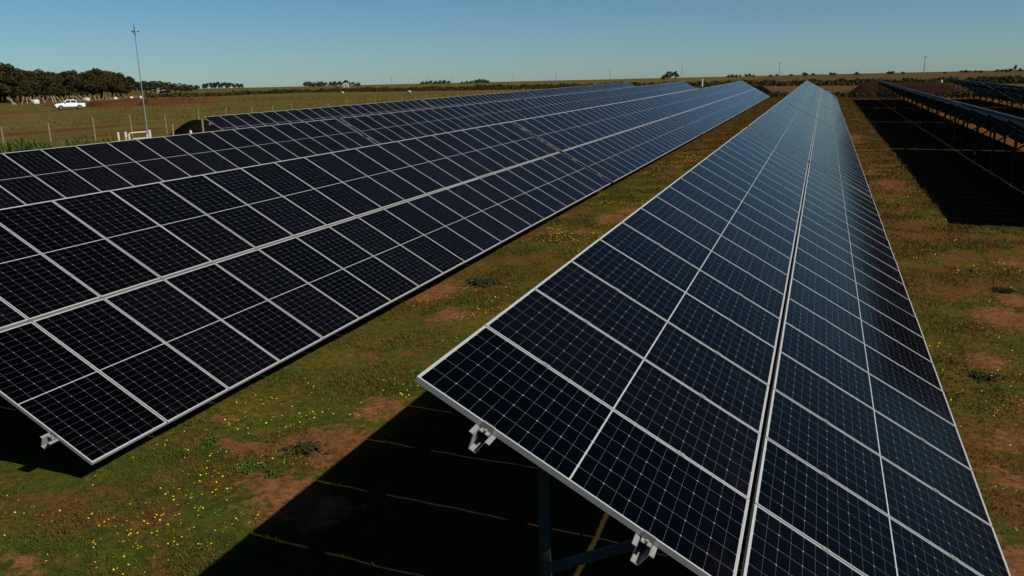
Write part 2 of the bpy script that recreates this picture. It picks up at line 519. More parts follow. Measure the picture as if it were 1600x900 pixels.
JT = random.Random(77)
def make_table(hh):
    root = empty('solar_table', (0, 0, 0))
    for k in range(NPAN):
        for row in range(2):
            x, z = slope_pt(row*(PL+GAPM), 0, hh)
            pn = link('solar_panel', FRAME_ME, root, (x, k*PITCH_M, z), (JT.gauss(0, .0012), TILT + JT.gauss(0, .0010), 0))
            link('glass_sheet', GLASS_ME, pn)
    for u in PURLIN_U:
        mb = MB()
        n0 = -PT - .001
        y0, y1 = -.10, TLEN + .10
        def seg(u0, n_0, u1, n_1, t=.004):
            a = slope_pt(u0, n_0, hh); b = slope_pt(u1, n_1, hh)
            d = Vector((b[0]-a[0], b[1]-a[1])).normalized(); q = Vector((-d.y, d.x))*t
            prof = [(a[0], a[1]), (b[0], b[1]), (b[0]+q.x, b[1]+q.y), (a[0]+q.x, a[1]+q.y)]
            mb.prism(prof, y0, y1, 'y')
        seg(u-.040, n0-.003, u-.024, n0-.095); seg(u+.024, n0-.095, u+.040, n0-.003)
        seg(u-.0235, n0-.095, u+.0235, n0-.095)
        seg(u-.066, n0-.005, u-.041, n0-.005); seg(u+.041, n0-.005, u+.066, n0-.005)
        mb.build('purlin', M['galv'], root)
        # end clamps that grip the outer frames
        for (ya, sgn) in ((0, -1), (TLEN, 1)):
            cb = MB()
            R3 = Matrix.Rotation(TILT, 4, 'Y')
            x, z = slope_pt(u, 0, hh)
            T = Matrix.Translation((x, ya, z)) @ R3
            ys = sorted((sgn*.002, sgn*.042))
            cb.box(-.030, -.006, *ys, -PT-.001, -PT+.004, M=T); cb.box(.006, .030, *ys, -PT-.001, -PT+.004, M=T)
            ys2 = sorted((sgn*.002, sgn*.007))
            cb.box(-.036, .036, *ys2, -PT+.004, .003, M=T)
            ys3 = sorted((-sgn*.009, sgn*.007))
            cb.box(-.036, .036, *ys3, .003, .006, M=T)
            cb.box(-.008, .008, *sorted((sgn*.014, sgn*.030)), -PT+.004, -PT+.016, M=T)
            cb.build('end_clamp', M['galv'], root)
    mc = MB()
    R3 = Matrix.Rotation(TILT, 4, 'Y')
    for u in PURLIN_U:
        x, z = slope_pt(u, 0, hh)
        for k in range(1, NPAN):
            T = Matrix.Translation((x, k*PITCH_M - (PITCH_M-PW)/2, z)) @ R3
            mc.box(-.025, .025, -.018, .018, .0006, .0045, M=T)
            mc.box(-.006, .006, -.006, .006, .0046, .009, M=T)
    mc.build('clamp_strip', M['galv'], root)
    for j in range(6):
        y = 1.12 + j*(TLEN-2.24)/5
        nr = -PT - .102 - .05
        ua, ub = .12, 2*PL+GAPM-.12
        a, b = slope_pt(ua, nr, hh), slope_pt(ub, nr, hh)
        MB().bar((a[0], y, a[1]), (b[0], y, b[1]), .06, .10, upv=(ST, 0, CT)).build('rafter', M['post'], root)
        # rear post tucked near the high edge, front post near the low edge
        for (xx, w) in ((.34, .085), (2.55, .085)):
            u = (xx - (nr-.05)*ST)/CT
            zt = slope_pt(u, nr-.052, hh)[1]
            pb = MB()
            # C-section: web and two flanges
            pb.box(xx-.042, xx+.042, y+.045, y+.051, -.5, zt-.0+.06)
            pb.box(xx-.042, xx-.036, y+.052, y+.095, -.5, zt); pb.box(xx+.036, xx+.042, y+.052, y+.095, -.5, zt)
            pb.build('post', M['post'], root)
        u = 1.95
        q = slope_pt(u, nr-.06, hh)
        MB().bar((.40, y-.07, .45), (q[0], y-.07, q[1]), .05, .06).build('brace', M['post'], root)
    # junction strip of cable tied under the upper panels
    cb = MB()
    cx, cz = slope_pt(PL-.12, -PT-.03, hh)
    cb.tube([(cx, .2+.5*i, cz-.02-.03*math.sin(i*1.3)**2) for i in range(42)], [.008]*42, 5)
    cb.build('cable', M['rubber'], root)
    return root

ROWS = {  # high edge x, z at y=0, first table start y (panel pitches), number of tables
    'right':  (-1.97031, 3.21355, 3.83327, 5),
    'middle': (-9.70295, 3.29849, 5.4405, 5),
    'second': (-17.2193, 3.37518, 6.87, 5),
    'third':  (-24.91358, 3.39226, 29.80552, 4),
    'shade':  (5.66, 3.16, 22.8, 4),
    'last':   (13.4, 3.09, 24.0, 4),
}
ORD = ['nearest', 'second', 'third', 'fourth', 'fifth']
WHERE = {
    'right': 'table of the right-hand panel row below the camera',
    'middle': 'table of the big panel row left of the grass lane',
    'second': 'table of the panel row just behind the big left row',
    'third': 'table of the farthest left panel row beside the boundary fence',
    'shade': 'table of the row seen from its dark underside at right',
    'last': 'table of the outermost dark-backed row at the right edge',
}
ORDTXT = {5: ['nearest solar', 'second-nearest solar', 'middle solar', 'second-farthest solar', 'farthest solar'],
          4: ['nearest solar', 'second-nearest solar', 'second-farthest solar', 'farthest solar']}
def zrow(z0, y): return z0 + 0.00546*y + 0.0163e-3*y*y
proto = {}
for key, (x0, z0, y0, nt) in ROWS.items():
    hh = None
    for k in range(nt):
        ya = y0 + k*STEP/S
        yb = ya + TLEN/S
        za, zb = zrow(z0, ya)*S, zrow(z0, yb)*S
        g = gz(x0*S + 1.7, ya*S)
        h = za - g
        if hh is None:
            hh = h
            t = make_table(hh); first = t
        else:
            t = copy_tree(first)
        t.location = (x0*S, ya*S, za - hh)
        t.rotation_euler = (math.atan2(zb-za, TLEN), 0, 0)
        tag(t, ORDTXT[nt][k] + ' ' + WHERE[key], 'solar panels', 'tilted solar panel tables in rows')

# ------------------------------------------------------------------ grass, flowers and weeds between the rows
def soil_density(x, y):
    d = np.zeros_like(x)
    for (cx, cy, rx, ry, w) in SOIL:
        q = np.hypot((x-cx)/rx, (y-cy)/ry)
        d = np.maximum(d, np.clip((1.25-q)*1.6*w, 0, 1))
    return d
N = 2000000
# density falls with distance; blades grow so that far ones still read
gyv = 2.5 + 125*RNG.random(N)**2.6
lane = RNG.random(N)
gxv = np.where(lane < .56, RNG.uniform(-7.1, -.6, N), np.where(lane < .90, RNG.uniform(1.0, 6.6, N), RNG.uniform(-9.5, 9.0, N)))
patch = lump(gxv, gyv, 2.2, 9) + .6*lump(gxv, gyv, 6, 10)
keep = (RNG.random(N) > soil_density(gxv, gyv)*.96) & (RNG.random(N) < .55 + 1.1*patch)
under = ((gxv > -9.4) & (gxv < -7.2)) | ((gxv > -4.1) & (gxv < 1.1) & (gyv > 4.6)) | ((gxv > 3.3) & (gyv > 23.5))
keep &= ~(under & (RNG.random(N) < .93))
gxv, gyv, patch = gxv[keep], gyv[keep], patch[keep]
n = len(gxv)
zz = ground_z(gxv, gyv)
nearw = np.exp(-((gxv+1)/25)**2 - ((gyv-15)/40)**2)
zz = zz + nearw*(.035*lump(gxv, gyv, 1.8, 1) + .022*lump(gxv, gyv, 6.0, 2) + .012*lump(gxv, gyv, 19., 3))
sc = 1 + gyv/22
hgt = (.010 + .028*RNG.random(n)**2)*(1+.5*np.clip(patch*2, -.6, 1))*np.minimum(sc, 3.0)
wid = (.0020 + .0026*RNG.random(n))*sc*1.1
ang = RNG.uniform(0, 2*np.pi, n); lean = RNG.uniform(.2, 1.3, n)
la = RNG.uniform(0, 2*np.pi, n)
base = np.stack([gxv, gyv, zz-.004], -1)
side = np.stack([np.cos(ang)*wid, np.sin(ang)*wid, 0*wid], -1)
tip = base + np.stack([np.cos(la)*lean*hgt, np.sin(la)*lean*hgt, hgt], -1)
V = np.concatenate([base-side, base+side, tip]); I = np.arange(n)
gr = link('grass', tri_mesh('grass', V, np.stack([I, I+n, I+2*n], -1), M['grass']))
tag(gr, 'short olive green and brown grass in the lanes between panel rows', 'grass', kind='stuff')

def surf(x, y):
    x = np.asarray(x, float); y = np.asarray(y, float)
    w = np.exp(-((x+1)/25)**2 - ((y-15)/40)**2)
    return ground_z(x, y) + w*(.035*lump(x, y, 1.8, 1) + .022*lump(x, y, 6.0, 2) + .012*lump(x, y, 19., 3))

# yellow flowers: far more than anyone could count, in loose drifts
FN = 12000
fy = 3.5 + 38*RNG.random(FN)**1.7
fx = np.where(RNG.random(FN) < .62, np.where(fy < 5, RNG.uniform(-7.5, -4.5, FN), RNG.uniform(-6.4, -4.45, FN)), RNG.uniform(1.6, 5.6, FN))
drift = lump(fx, fy, 1.3, 21) + .5*lump(fx, fy, 3.5, 22)
kp = ~((fx > 3.2) & (fy > 22)) & (RNG.random(FN) < .30 + 1.6*drift) & (soil_density(fx, fy) < .5)
fx, fy = fx[kp], fy[kp]
n = len(fx); fz = surf(fx, fy) + RNG.uniform(.05, .09, n)
rr = RNG.uniform(.004, .0085, n)*(1+fy/35)
vs, fs = [], []
for i in range(n):
    b = len(vs); tl = RNG.uniform(-.5, .5, 2)
    for k in range(6):
        a = k*math.pi/3
        vs.append((fx[i]+rr[i]*math.cos(a), fy[i]+rr[i]*math.sin(a), fz[i]+rr[i]*(tl[0]*math.cos(a)+tl[1]*math.sin(a))))
    vs.append((fx[i], fy[i], fz[i]+.3*rr[i]))
    for k in range(6): fs.append((b+k, b+(k+1) % 6, b+6))
fl = link('yellow_flowers', tri_mesh('yellow_flowers', np.array(vs), np.array(fs), M['yellow']))
tag(fl, 'tiny yellow wild flowers scattered through the grass lanes', 'flowers', kind='stuff')

# broad-leaved weeds
def rosette(r, h, nl, seed):
    rr = random.Random(seed); mb = MB()
    for k in range(nl):
        a = rr.uniform(0, 6.283); L = r*rr.uniform(.25, .6); w = L*rr.uniform(.20, .34); z = h*rr.uniform(.4, 1)
        d = Vector((math.cos(a), math.sin(a), 0)); s = Vector((-d.y, d.x, 0))
        o = Vector((rr.gauss(0, .38)*r, rr.gauss(0, .38)*r, 0))
        p = [o, o+d*L*.4+Vector((0, 0, z)), o+d*L*.75+Vector((0, 0, z*.9)), o+d*L+Vector((0, 0, z*.3))]
        ww = [w*.15, w*.6, w*.5, .003]
        vs = []
        for q, e in zip(p, ww): vs += [q-s*e, q+Vector((0, 0, -.012*e/w)), q+s*e]
        fs = []
        for i in range(3):
            fs += [(3*i, 3*i+1, 3*i+4, 3*i+3), (3*i+1, 3*i+2, 3*i+5, 3*i+4)]
        mb.add(vs, fs)
        mb.bar((0, 0, -.01), tuple(o+Vector((0, 0, .004))), .006)
    return mb
WEEDS = [(755, 443, .36, .12, 60, 'rosette', 'dark broad-leaved weed clump in the grass lane beside pale bare soil'),
         (392, 728, .16, .06, 26, 'weed', 'small green weed on red bare earth near the big shadow edge'),
         (478, 702, .20, .07, 34, 'rosette', 'dark green weed tuft between two bare red patches'),
         (330, 690, .13, .06, 22, 'weed', 'small light green weed on the lane left of bare earth'),
         (1535, 590, .22, .08, 34, 'rosette', 'dark weed clump at the right edge beside small bare patch'),
         (430, 742, .12, .05, 20, 'weed', 'lowest small weed on red earth just above the shadow edge'),
         (1567, 455, .22, .08, 30, 'rosette', 'dark weed clump above the large bare patch at the right edge')]
for i, (px, py, r, h, nl, mk, lab) in enumerate(WEEDS):
    P = spot(px, py); P.z = float(surf(P.x, P.y)) - .01
    o = rosette(r*.85, h*.8, nl*4, 40+i).build('weed_plant', M[mk], loc=P)
    tag(o, lab, 'weed', 'broad-leaved weeds in the grass lanes')

# taller tufts out in the left field so that it does not look like a flat sheet
TN = 90000
tx = -RNG.uniform(28, 190, TN); ty = 12 + 190*RNG.random(TN)
kk = RNG.random(TN) < np.clip(.5+1.3*lump(tx, ty, .12, 31), 0, 1)
tx, ty = tx[kk], ty[kk]
fd = np.zeros_like(tx)
for (cx, cy, rx, ry, w) in FAR_SOIL:
    fd = np.maximum(fd, np.clip((1.5-np.hypot((tx-cx)/rx, (ty-cy)/ry))*2*w, 0, 1))
kk = RNG.random(len(tx)) > fd*.97
tx, ty = tx[kk], ty[kk]; n = len(tx)
tz = ground_z(tx, ty); hg = RNG.uniform(.05, .20, n); wd = RNG.uniform(.03, .10, n)
an = RNG.uniform(0, 6.28, n)
base = np.stack([tx, ty, tz-.02], -1); side = np.stack([np.cos(an)*wd, np.sin(an)*wd, 0*wd], -1)
tip = base + np.stack([RNG.normal(0, .06, n), RNG.normal(0, .06, n), hg+.02], -1)
V = np.concatenate([base-side, base+side, tip]); I = np.arange(n)
o = link('field_grass', tri_mesh('field_grass', V, np.stack([I, I+n, I+2*n], -1), M['grass']))
tag(o, 'rough olive pasture grass of the field beyond the fence', 'grass', kind='stuff')

# tall bright weeds behind the second row at the left edge
def tall_weeds(name, pxs, dist, hgt, count, label):
    rr = random.Random(hash(name) % 1000 + count); mb = MB()
    for _ in range(count):
        px = rr.uniform(*pxs); P = foot(px, dist*rr.uniform(.96, 1.06))
        h = hgt*rr.uniform(.55, 1.1)
        for k in range(rr.randint(5, 8)):
            a = rr.uniform(0, 6.283); d = Vector((math.cos(a), math.sin(a), 0)); s = Vector((-d.y, d.x, 0))
            z0 = h*rr.uniform(.05, .6); L = h*rr.uniform(.35, .6); w = .025
            p0 = P+Vector((0, 0, z0)); p1 = p0+d*L*.45+Vector((0, 0, L*.7)); p2 = p0+d*L+Vector((0, 0, L*.55))
            mb.add([p0-s*w*.5, p0+s*w*.5, p1+s*w, p1-s*w, p2], [(0, 1, 2, 3), (3, 2, 4)])
        mb.bar(P, P+Vector((0, 0, h*.8)), .02)
    o = mb.build(name, M['weed'])
    tag(o, label, 'weeds', kind='stuff')
tall_weeds('tall_weeds', (-12, 66), 43, along(30, 216, 43).z - foot(30, 43).z, 150, 'bright green tall weeds behind the panel row at left edge')
tall_weeds('tall_grass_clump', (88, 192), 47, along(140, 211, 47).z - foot(140, 47).z, 60, 'darker tall grass along the boundary fence near the white gate')

# ------------------------------------------------------------------ fences
FENCE_X = -46.6 * S
FPX = [-5, 70, 141, 200, 255, 308, 352, 392, 425, 455, 484, 513, 541, 563, 587, 608, 628, 649, 666, 682, 700, 715, 731, 746, 760, 773, 785, 797, 808, 818, 828, 838, 847]
DARK = {484, 563}
fence = empty('boundary_fence', (FENCE_X, 45*S, gz(FENCE_X, 45*S)))
tag(fence, 'long wire fence on grey wooden posts running left of the panel rows', 'fence')
FB = fence.location
tops = []
for px in FPX:
    v = ray(px, 160); t = FENCE_X / v.x
    y = t*v.y; z = gz(FENCE_X, y)
    hgt = 1.52 + .12*math.sin(px*1.7)
    dx = .03*math.sin(px*3.1)
    MB().tube([(FENCE_X-FB.x, y-FB.y, z-.4-FB.z), (FENCE_X+dx-FB.x, y-FB.y, z+hgt-FB.z)], [.058, .045], 8).build(
        'fence_post', M['darkwood'] if px in DARK else M['wood'], fence)
    tops.append((FENCE_X-FB.x, y-FB.y, z-FB.z))
wm = MB()
for hz in (.35, .7, 1.05, 1.38):
    for a, b in zip(tops[:-1], tops[1:]):
        wm.bar((a[0]+.07, a[1], a[2]+hz), (b[0]+.07, b[1], b[2]+hz), .004)
wm.build('wire', M['wire'], fence)

ENDY = 131*S
ef = empty('end_fence', (0, ENDY, gz(0, ENDY)))
tag(ef, 'wire fence on thin posts crossing behind the far end of the rows', 'fence')
EB = ef.location
tops = []
for px in [860, 893, 925, 957, 989, 1021, 1047, 1073, 1098, 1125, 1153, 1182, 1211, 1241, 1271, 1301, 1333, 1366, 1400, 1434, 1468, 1502, 1536, 1570, 1604]:
    v = ray(px, 135); t = ENDY / v.y; x = t*v.x; z = gz(x, ENDY)
    MB().tube([(x-EB.x, 0, z-.4-EB.z), (x-EB.x, .02, z+1.5+.12*math.sin(px)-EB.z)], [.07, .06], 6).build('fence_post', M['darkwood'] if px > 1280 else M['wood'], ef)
    tops.append((x-EB.x, 0, z-EB.z))
wm = MB()
for hz in (.4, .8, 1.2):
    for a, b in zip(tops[:-1], tops[1:]): wm.bar((a[0], .08, a[2]+hz), (b[0], .08, b[2]+hz), .004)
wm.build('wire', M['wire'], ef)

# ------------------------------------------------------------------ mast, white gate and short posts behind the left rows
MP = along(231, 214, 64.0); mb_z = gz(MP.x, MP.y)
mast = empty('wind_mast', (MP.x, MP.y, mb_z))
tag(mast, 'tall slender steel mast with wind sensor cross on top', 'mast')
mt_top = along(217, 62, 64.0).z - mb_z
MB().tube([(0, 0, -.3), (0, 0, mt_top*.45), (0, 0, mt_top)], [.045, .035, .024], 8).build('mast_tube', M['mast'], mast)
MB().tube([(0, 0, mt_top), (0, 0, mt_top+.25)], [.015, .015], 6).build('collar', M['trim'], mast)
sm = MB()
sm.tube([(0, 0, mt_top+.25), (0, 0, mt_top+.75), (0, 0, mt_top+1.05)], [.035, .03, .01], 8)
RTh = Vector((RT.x, RT.y, 0)).normalized()
for k in range(3):
    d = Matrix.Rotation(k*2.094+.3, 3, 'Z') @ RTh
    z = mt_top+.52
    sm.tube([(0, 0, z), d*.22+Vector((0, 0, z))], [.014, .012], 5)
    sm.tube([d*.20+Vector((0, 0, z-.04)), d*.27+Vector((0, 0, z+.04))], [.03, .045], 6)
sm.build('wind_sensor', M['trim'], mast)

GD = 60.0
gpos = foot(214, GD)
gate = empty('gate_frame', gpos)
tag(gate, 'low white gate frame standing at the foot of the mast', 'gate')
def rel(px, py, dist): return along(px, py, dist) - gpos
def gpost(px, pytop, w):
    q = rel(px, pytop, GD); b = foot(px, GD) - gpos
    MB().tube([(q.x, q.y, b.z-.3), (q.x, q.y, q.z)], [w, w], 8).build('upright', M['white'], gate)
for px, pt, w in ((195.5, 206, .085), (201, 208.5, .055), (229.5, 209.5, .055), (233, 203, .085)): gpost(px, pt, w)
a, b = rel(202.5, 207.6, GD), rel(229, 205.6, GD)
MB().bar(a, b, .07, .075).build('top_rail', M['white'], gate)
a, b = rel(202.5, 217, GD), rel(229, 215, GD)
MB().bar(a, b, .06, .06).build('mid_rail', M['white'], gate)
def lone_post(px, pytop, dist, r, mk, label, name='marker_post', grp=None):
    b = foot(px, dist); tz = along(px, pytop, dist).z
    root = empty(name, b)
    MB().tube([(0, 0, -.3), (.01, 0, tz-b.z-.02)], [r, r*.95], 10).build('shaft', M[mk], root)
    MB().tube([(.01, 0, tz-b.z-.019), (.01, 0, tz-b.z+.015)], [r*.95, r*.5], 10).build('post_cap', M[mk], root)
    tag(root, label, 'post', grp)
lone_post(173.5, 207.5, 59, .075, 'white', 'short white post standing left of the white gate frame')
lone_post(289, 204.5, 57, .09, 'white', 'short white post in front of the dark net heap')
lone_post(261, 195, 56, .07, 'wood', 'brown wooden post in front of the dark net heap left end')
lone_post(309, 186.5, 56, .07, 'wood', 'taller brown wooden post close to the third row corner')
lone_post(1097, 123.5, 128*S, .13, 'white', 'white post beyond the far end of the second row')
lone_post(1470.5, 125, 122*S, .16, 'bag', 'pale pinkish post standing before the dark mound at right')

# ------------------------------------------------------------------ heaps of earth and shade net
def heap(name, P0, P1, width, h, mat, label, cat, seed, flat=.55, rough=.10):
    P0, P1 = Vector(P0), Vector(P1); d = (P1-P0); L = d.length; d = d.normalized(); s = Vector((-d.y, d.x, 0))
    nu, nv = 90, 30; vs = np.zeros((nu*nv, 3))
    u = np.linspace(0, 1, nu)[:, None]*np.ones((1, nv)); v = np.ones((nu, 1))*np.linspace(-1, 1, nv)[None]
    ends = np.clip(np.minimum(u, 1-u)*L/(h*2.2), 0, 1)
    prof = np.clip((1-np.abs(v))/(1-flat*.8), 0, 1)
    prof = prof*prof*(3-2*prof)*(ends*ends*(3-2*ends))
    X = P0.x + d.x*L*u + s.x*width*v; Y = P0.y + d.y*L*u + s.y*width*v
    lum = 1 + rough*3*lump(X, Y, 1.2/max(1, h), seed) + rough*2*lump(X, Y, 3.5/max(1, h), seed+1)
    Z = ground_z(X, Y) - .05 + h*prof*lum
    c = Vector(((P0.x+P1.x)/2, (P0.y+P1.y)/2, 0)); c.z = gz(c.x, c.y)
    idx = np.arange(nu*nv).reshape(nu, nv)
    fc = np.stack([idx[:-1, :-1], idx[1:, :-1], idx[1:, 1:], idx[:-1, 1:]], -1).reshape(-1, 4)
    o = link(name, tri_mesh(name, np.stack([X-c.x, Y-c.y, Z-c.z], -1).reshape(-1, 3), fc, mat, True), loc=c)
    tag(o, label, cat)
    return o
heap('netted_heap', foot(231, 60.5), foot(372, 62), 2.2, 1.45, M['net'], 'low long heap under black shade net behind the third row corner', 'heap', 51, .6, .05)
def at_y(px, y):
    v = ray(px, 135); t = y/v.y
    return Vector((t*v.x, y, gz(t*v.x, y)))
heap('netted_bank', at_y(1068, 122*S), at_y(1222, 120*S), 2.0, 1.35, M['net'], 'dark netted bank behind the far end of the left rows', 'bank', 53, .4, .10)
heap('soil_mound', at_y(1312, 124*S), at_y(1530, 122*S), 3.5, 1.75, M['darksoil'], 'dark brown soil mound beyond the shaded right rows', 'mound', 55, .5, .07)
for i, (pa, pb, da, db, w, h, lab) in enumerate([
        (128, 232, 170, 178, 6.0, .95, 'long red earth heap behind the white pickup'),
        (212, 330, 165, 175, 3.6, .95, 'lower red earth heap right of the mast line'),
        (258, 300, 186, 190, 4.5, .95, 'small peaked red earth heap farther right behind the lower one'),
        (60, 150, 190, 190, 4.0, .35, 'flat red earth ridge in front of the leaning white posts')]):
    heap('red_earth_heap', foot(pa, da), foot(pb, db), w, h, M['redsoil'], lab, 'heap', 60+i, .3, .2)

# ------------------------------------------------------------------ leaning white posts before the wood
LEAN = [(58,372,130,438),(88,358,100,415),(210,368,185,435),(240,365,243,425),(285,362,275,425),(345,358,330,410),(458,362,415,415),(404,345,425,390),
        (492,342,510,402),(515,345,538,400),(555,348,592,395),(605,345,618,385),(655,340,660,385),(690,335,708,390),(715,335,703,390),(737,340,785,385),
        (785,335,820,385),(850,328,852,370),(893,335,875,372),(928,330,942,372),(970,330,978,372),(1023,330,1003,370),(1050,330,1055,365),(1075,338,1105,362),
        (1105,338,1085,362),(1125,328,1128,350),(1190,340,1175,362),(1250,330,1230,358),(1255,332,1245,356),(1330,325,1322,348),(1350,322,1345,345),(1398,318,1400,345)]
for i, (x0, y0, x1, y1) in enumerate(LEAN):
    k = 230/1479
    ax, ay, bx, by = x0*k, 90+y0*k, x1*k, 90+y1*k
    dist = 215 + 95*(bx/220)
    B = foot(bx, dist); lenh = (by-ay)/F_PX*dist; sh = (ax-bx)/F_PX*dist
    o = empty('leaning_post', B)
    e = RTh*sh + Vector((0, 0, lenh))
    MB().tube([-e*.08, e], [.11, .095], 6).build('shaft', M['palewood'], o)
    if i in (0, 7, 15):
        MB().bar(e*.75, e*.75-RTh*.5, .1).build('strut', M['palewood'], o)
    tag(o, 'pale leaning post of the row before the dark wood', 'post', 'pale leaning posts along the wood')
BAGS = [(50, 156.5, 8, 'nearest and largest white bulk bag left of the pickup'), (132, 151, 6, 'white bulk bag above the back of the pickup'),
        (177, 147, 4.6, 'white bulk bag between pickup and mast'), (202, 146, 4, 'small white bulk bag left of the mast'), (216.5, 144.6, 3.6, 'small white bulk bag right beside the mast')]
for i, (px, py, w, lab) in enumerate(BAGS):
    dist = 205 + 95*(px/220)
    B = foot(px, dist); W = w/F_PX*dist*.5; H = W*1.45
    root = empty('bulk_bag', B, (0, 0, .4*i))
    bm = bmesh.new(); bmesh.ops.create_cube(bm, size=1)
    bmesh.ops.subdivide_edges(bm, edges=bm.edges, cuts=5, use_grid_fill=True)
    for v in bm.verts:
        q = v.co*2; bul = 1 + .14*(1-q.z*q.z) - .06*(q.x*q.x*q.y*q.y)
        r_ = max(1, (abs(q.x)**6+abs(q.y)**6)**(1/6))
        v.co = Vector((q.x/r_*bul*W, q.y/r_*bul*W, (q.z*.5+.5)*H + .05*H*math.sin(3*q.x+i)*math.cos(2*q.y)))
    me = bpy.data.meshes.new('sack'); bm.to_mesh(me); bm.free(); me.materials.append(M['bag']); me.shade_smooth()
    link('sack', me, root)
    for sx in (-1, 1):
        for sy in (-1, 1):
            MB().tube([(sx*W*.8, sy*W*.8, H*.92), (sx*W*.7, sy*W*.7, H*1.18), (sx*W*.35, sy*W*.75, H*1.0)], [.03]*3, 5).build('lifting_loop', M['bag'], root)
    tag(root, lab, 'bag', 'white bulk bags by the wood')
for (px, py, lab) in ((535, 146.3, 'white feed sack lying in the left field nearer the far trees'), (639.5, 145, 'white feed sack lying in the field right of the other sack')):
    B = spot(px, py); 
    o = empty('feed_sack', B)
    mb = MB(); mb.tube([(-.55, 0, .22), (-.45, 0, .25), (0, 0, .33), (.45, 0, .25), (.55, 0, .2)], [.05, .24, .33, .25, .05], 10)
    mb.build('sack', M['bag'], o, smooth=True)
    MB().tube([(.5, 0, .2), (.68, .05, .16)], [.05, .09], 6).build('tied_neck', M['bag'], o)
    tag(o, lab, 'sack')

# white sheet on the ground at the far end
P = at_y(1091, 119*S)
sh = empty('white_sheet', P)
mb = MB(); 
for i in range(12):
    x0_, x1_ = -.9+i*.15, -.9+(i+1)*.15
    mb.add([(x0_*1.3, -.5, .50+.03*math.sin(i*1.9)), (x1_*1.3, -.5, .50+.03*math.sin((i+1)*1.9)), (x1_*1.3, .6, .75+.04*math.sin((i+1)*1.5)), (x0_*1.3, .6, .75+.04*math.sin(i*1.5)),
            (x0_*1.3, -.5, .47+.03*math.sin(i*1.9)), (x1_*1.3, -.5, .47+.03*math.sin((i+1)*1.9)), (x1_*1.3, .6, .72+.04*math.sin((i+1)*1.5)), (x0_*1.3, .6, .72+.04*math.sin(i*1.5))],
           [(0, 1, 2, 3), (7, 6, 5, 4), (0, 4, 5, 1), (3, 2, 6, 7)])
mb.build('sheet', M['white'], sh)
MB().box(-1.0, 1.0, -.4, .5, 0, .45).build('pallet_stack', M['wood'], sh)
tag(sh, 'white sheet over a low pallet stack at the end of the rows', 'sheet')
P = at_y(1284, 121*S)
sh2 = empty('white_board_stack', P)
for i in range(3):
    MB().box(-1.2+.1*i, 1.2-.05*i, -.5, .5, .38+.09*i, .45+.09*i).build('board', M['white'], sh2)
MB().box(-.9, .9, -.35, .35, 0, .375).build('trestle', M['darkwood'], sh2)
tag(sh2, 'stack of white boards behind the far end of the right row', 'boards')

# ------------------------------------------------------------------ white pickup
TP = spot(110, 171.5)
truck = empty('pickup_truck', TP)
tag(truck, 'white double-cab pickup parked in the left field before red earth', 'pickup')
# local: +x forward, y left, z up; nose points left in the photo and a little towards the camera
dirn = (-RTh)
ang = math.atan2(dirn.y, dirn.x) + math.radians(33)
truck.rotation_euler = (0, 0, ang)
side_prof = [(2.18, .42), (2.22, .62), (2.16, .86), (1.95, .98), (1.25, 1.06), (.95, 1.08), (-.75, 1.08), (-.95, 1.02), (-2.15, 1.02), (-2.2, .9), (-2.2, .5), (-2.1, .42)]
def side_solid(prof, w0, w1, z0, z1):
    """extrude a side outline across the width, narrowing from w0 at height z0 to w1 at z1"""
    mb = MB(); n = len(prof); vs = []
    for s in (-1, 1):
        for (x, z) in prof:
            k = min(max((z-z0)/(z1-z0), 0), 1); w = w0 + (w1-w0)*k
            vs.append((x, s*w, z))
    fs = [tuple(range(n))[::-1], tuple(range(n, 2*n))] + [(k, (k+1) % n, n+(k+1) % n, n+k) for k in range(n)]
    return mb.add(vs, fs)
def bev(o, w=.03):
    md = o.modifiers.new('bevel', 'BEVEL'); md.width = w; md.segments = 2; md.limit_method = 'ANGLE'; return o
body = bev(side_solid(side_prof, .84, .80, .5, 1.08).build('body', M['carwhite'], truck), .04)
cab_prof = [(1.0, 1.085), (.42, 1.58), (-.60, 1.60), (-.95, 1.50), (-1.08, 1.085)]
bev(side_solid(cab_prof, .78, .64, 1.08, 1.60).build('cab', M['carwhite'], truck), .03)
def quad(pts, name, mk):
    c = sum((Vector(p) for p in pts), Vector())/len(pts)
    n = (Vector(pts[1])-Vector(pts[0])).cross(Vector(pts[2])-Vector(pts[0])).normalized()
    if n.dot(c-Vector((-.1, 0, 1.1))) < 0: n = -n
    mb = MB(); k = len(pts)
    vs = [Vector(p)+n*.006 for p in pts]+[Vector(p)-n*.004 for p in pts]
    mb.add(vs, [tuple(range(k)), tuple(range(k, 2*k))[::-1]]+[(i, (i+1) % k, k+(i+1) % k, k+i) for i in range(k)])
    return mb.build(name, M[mk], truck)
def cw(z): return .78 + (.64-.78)*(z-1.08)/.52
def fx_(z): return 1.0 + (.42-1.0)*(z-1.085)/.495
quad([(fx_(1.12), -cw(1.12)+.06, 1.12), (fx_(1.12), cw(1.12)-.06, 1.12), (fx_(1.53), cw(1.53)-.06, 1.53), (fx_(1.53), -cw(1.53)+.06, 1.53)], 'windscreen', 'glass')
